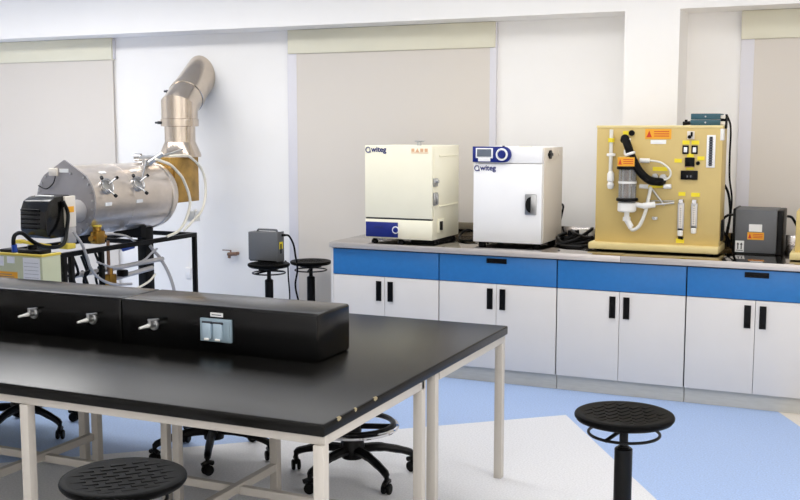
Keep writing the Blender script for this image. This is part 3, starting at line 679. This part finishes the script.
# ------------------------------------------------------------------ star-base chairs under the table
def chair(x, y, a0, label, ring=True):
    t = thing('swivel_chair', label, 'chair', (x,y,0), 0, 'black star base chairs under the table')
    base(t, .30, .4, a0, arm_h=.125)
    obj('gas_column', B().cyl((0,0,.13),(0,0,1),.03,.17).cyl((0,0,.30),(0,0,1),.018,.16).lathe([(0,0),(.06,0),(.05,.05),(.034,.09),(0,.09)],(0,0,.15)), 'black_plastic', t)
    f = obj('foot_ring', B().ring((0,0,.25),.215,.011,n=48), 'chrome', t)
    b = B().cyl((0,0,.225),(0,0,1),.045,.05)
    for k in range(3):
        a = R(20+120*k); b.tube([(.03*math.cos(a),.03*math.sin(a),.25),(.21*math.cos(a),.21*math.sin(a),.25)],.014,8,0)
    obj('ring_hub', b, 'black_plastic', f)
    obj('ring_grip', B().ring((0,0,.262),.196,.013,n=30,a0=R(-75),a1=R(95)), 'black_plastic', f)
    obj('seat', B().lathe([(0,0),(.14,0),(.185,.015),(.19,.035),(.175,.055),(0,.06)],(0,0,.46),(0,0,1),48), 'black_matte', t)
    return t
chair(-2.22,4.39,R(-176),'black five-star chair base with chrome foot ring under the table\'s right end')
chair(-3.008,4.386,R(-62),'black five-star chair base behind the nearest stool, middle of three under the table')
chair(-4.23,4.326,R(-6.5),'black five-star chair base under the table at the picture\'s left edge')

# ------------------------------------------------------------------ island table
t = thing('island_table', 'long black-topped lab island table on a cream steel frame', 'table', (-3.4,3.78,0), world=True)
top = obj('tabletop', B().box(-5.45,-1.547,2.86,4.70,.693,.735,.007,3), 'black_epoxy', t)
b = B()
for y, s in ((2.965,.014),(3.085,.008),(3.24,.015)):
    b.prism([(y-s,.728),(y-s*.3,.722),(y+s*.7,.725),(y+s,.731),(y+s*.4,.7345),(y-s*.5,.7345)], .004, Matrix.Translation((-1.5495,0,0)) @ Matrix(((0,0,1,0),(1,0,0,0),(0,1,0,0),(0,0,0,1))))
    b.box(-1.553,-1.5475,y-s*.7,y+s*.7,.7275,.7353)
obj('edge_chip', b, 'chip', top)
F = 'table_frame'
obj('apron', B().box(-5.43,-1.556,2.886,2.908,.659,.693,.002).box(-5.43,-1.556,4.65,4.686,.659,.693,.002).box(-1.592,-1.556,2.908,3.70,.659,.693,.002).box(-1.592,-1.556,3.86,4.65,.659,.693,.002).box(-5.43,-1.592,3.68,3.716,.659,.693,.002).box(-5.43,-1.592,3.84,3.876,.659,.693,.002), F, t)
L_ = [(-1.575,2.891),(-2.80,2.891),(-4.03,2.891),(-5.25,2.891),(-1.575,3.695),(-1.575,3.83),(-1.575,4.665),(-2.70,3.66),(-2.76,3.66),(-2.39,3.96),(-3.43,4.0),(-3.51,4.0),(-5.25,4.665)]
for x, y in L_:
    w = .019 if (x, y) not in ((-2.70,3.66),(-2.76,3.66)) else .019
    if y == 3.66: w = .0165
    obj('leg', B().box(x-w,x+w,y-w,y+w,0,.66 if y in (2.891,4.665) else .693,.002), F, t)
b = B().box(-4.6,-1.594,3.645,3.675,.13,.165,.002)
obj('stretcher', b, F, t)
for x, y1 in ((-2.39,3.945),(-3.45,3.985)): obj('stretcher', B().box(x-.016,x+.016,3.05,y1,.14,.175,.002), F, t)
obj('stretcher', B().box(-4.6,-1.575,3.04,3.07,.10,.14,.002), F, t)
for x in (-1.575,-4.4):
    obj('stretcher', B().box(x-.015,x+.015,2.908,3.68,.10,.135,.002), F, t)

# service spine along the table
t = thing('service_spine', 'black raised service box with three gas taps along the table top', 'service box', (-3.6,3.76,.735), world=True)
obj('spine_body', B().box(-2.950,-1.984,3.62,3.908,.736,.934,.012,3), 'spine_black', t)
obj('spine_body', B().box(-5.45,-2.9515,3.62,3.908,.736,.934,.012,3), 'spine_black', t)
obj('base_seal', B().box(-5.45,-1.986,3.614,3.62,.736,.740), 'black_epoxy', t)
o = obj('socket_outlet', B().box(-2.532,-2.380,3.606,3.62,.785,.882,.003), 'socket_blue', t)
for x in (-2.515,-2.462):
    f = obj('socket_flap', B().box(x,x+.044,3.594,3.608,.797,.866,.006), 'socket_flap', o)
    obj('flap_catch', B().box(x+.012,x+.036,3.589,3.597,.792,.802,.003), 'white_plastic', f)
    obj('flap_hinge', B().rod((x,3.600,.866),(x+.046,3.600,.866),.005), 'shadow_gap', f)
obj('socket_trim', B().box(-2.408,-2.384,3.602,3.607,.79,.877,.002), 'socket_blue', o)
o = obj('socket_tag', B().box(-2.487,-2.426,3.6175,3.6205,.889,.906), 'white_label', t)
obj('tag_print', B().box(-2.48,-2.433,3.6165,3.618,.895,.899), 'grey_print', o)
for x in (-3.440,-3.105,-2.775):
    z = .832
    g = obj('gas_tap', B().cyl((x,3.62,z),(0,-1,0),.024,.006).ring((x,3.613,z),.018,.004,(0,-1,0)).rod((x-.004,3.614,z),(x-.004,3.585,z),.011).rod((x-.004,3.595,z-.004),(x-.004,3.595,z+.024),.0085), 'satin_chrome', t)
    obj('tap_nozzle', B().lathe([(0,0),(.009,0),(.008,.02),(.0062,.022),(.0072,.03),(.0055,.034),(.0065,.042),(.0045,.055),(0,.055)],(x-.004,3.59,z),(-.18,-1,-.06),20), 'white_plastic', g)
    obj('tap_lever', B().rod((x-.012,3.595,z+.022),(x+.045,3.592,z+.031),.0055,.0045), 'satin_chrome', g)

# ------------------------------------------------------------------ lamps, world, camera
for x, y, e in ((-1.7,-2.2,22),(-.4,-2.2,20),(.9,-2.2,18),(2.2,-2.2,18),(-3.0,1.9,7),(-1.7,1.9,14),(-.4,1.9,14),(.9,1.9,10),(-4.3,-2.2,12),(-3.0,-2.2,10),(.9,3.2,26),(2.2,3.2,26),  # unseen lamps; rear left pair added to lift under-table floor and left wall
                (-6.9,5.6,25),(-5.6,5.6,34),(-4.3,5.6,9),(-3.0,5.6,9),(-1.7,4.6,4),(-.4,4.6,4),(-4.3,6.0,6),(-3.0,6.0,5),(-1.7,6.0,9),(-.4,6.0,6)):
    l = bpy.data.lights.new('ceiling_and_fill_light','AREA'); l.shape = 'RECTANGLE'; l.size = 1.2; l.size_y = .6
    l.energy = e; l.color = (1,.985,.965)
    o = bpy.data.objects.new('ceiling_and_fill_light', l); o.location = (x,y,H-.02); C.objects.link(o)
w = bpy.data.worlds.new('World'); bpy.context.scene.world = w; w.use_nodes = True
w.node_tree.nodes['Background'].inputs['Color'].default_value = (.9,.95,1,1)
w.node_tree.nodes['Background'].inputs['Strength'].default_value = .3

cam = bpy.data.cameras.new('camera'); co = bpy.data.objects.new('camera', cam); C.objects.link(co)
cam.sensor_fit = 'HORIZONTAL'; cam.sensor_width = 36; cam.lens = 1054.337/800*36
yaw, pit = R(-24.166), R(6.651)
Fw = Vector((math.sin(yaw)*math.cos(pit), math.cos(yaw)*math.cos(pit), -math.sin(pit)))
co.location = (0,0,1.67); co.rotation_euler = Fw.to_track_quat('-Z','Y').to_euler()
cam.clip_start = .05; cam.clip_end = 100
sc = bpy.context.scene
sc.camera = co
sc.view_settings.view_transform = 'Standard'; sc.view_settings.look = 'None'
sc.view_settings.exposure = 0.05; sc.view_settings.gamma = 1.0
sc.view_settings.use_curve_mapping = False
sc.cycles.use_denoising = True
sc.cycles.max_bounces = 12; sc.cycles.diffuse_bounces = 8
sc.cycles.caustics_reflective = False; sc.cycles.caustics_refractive = False
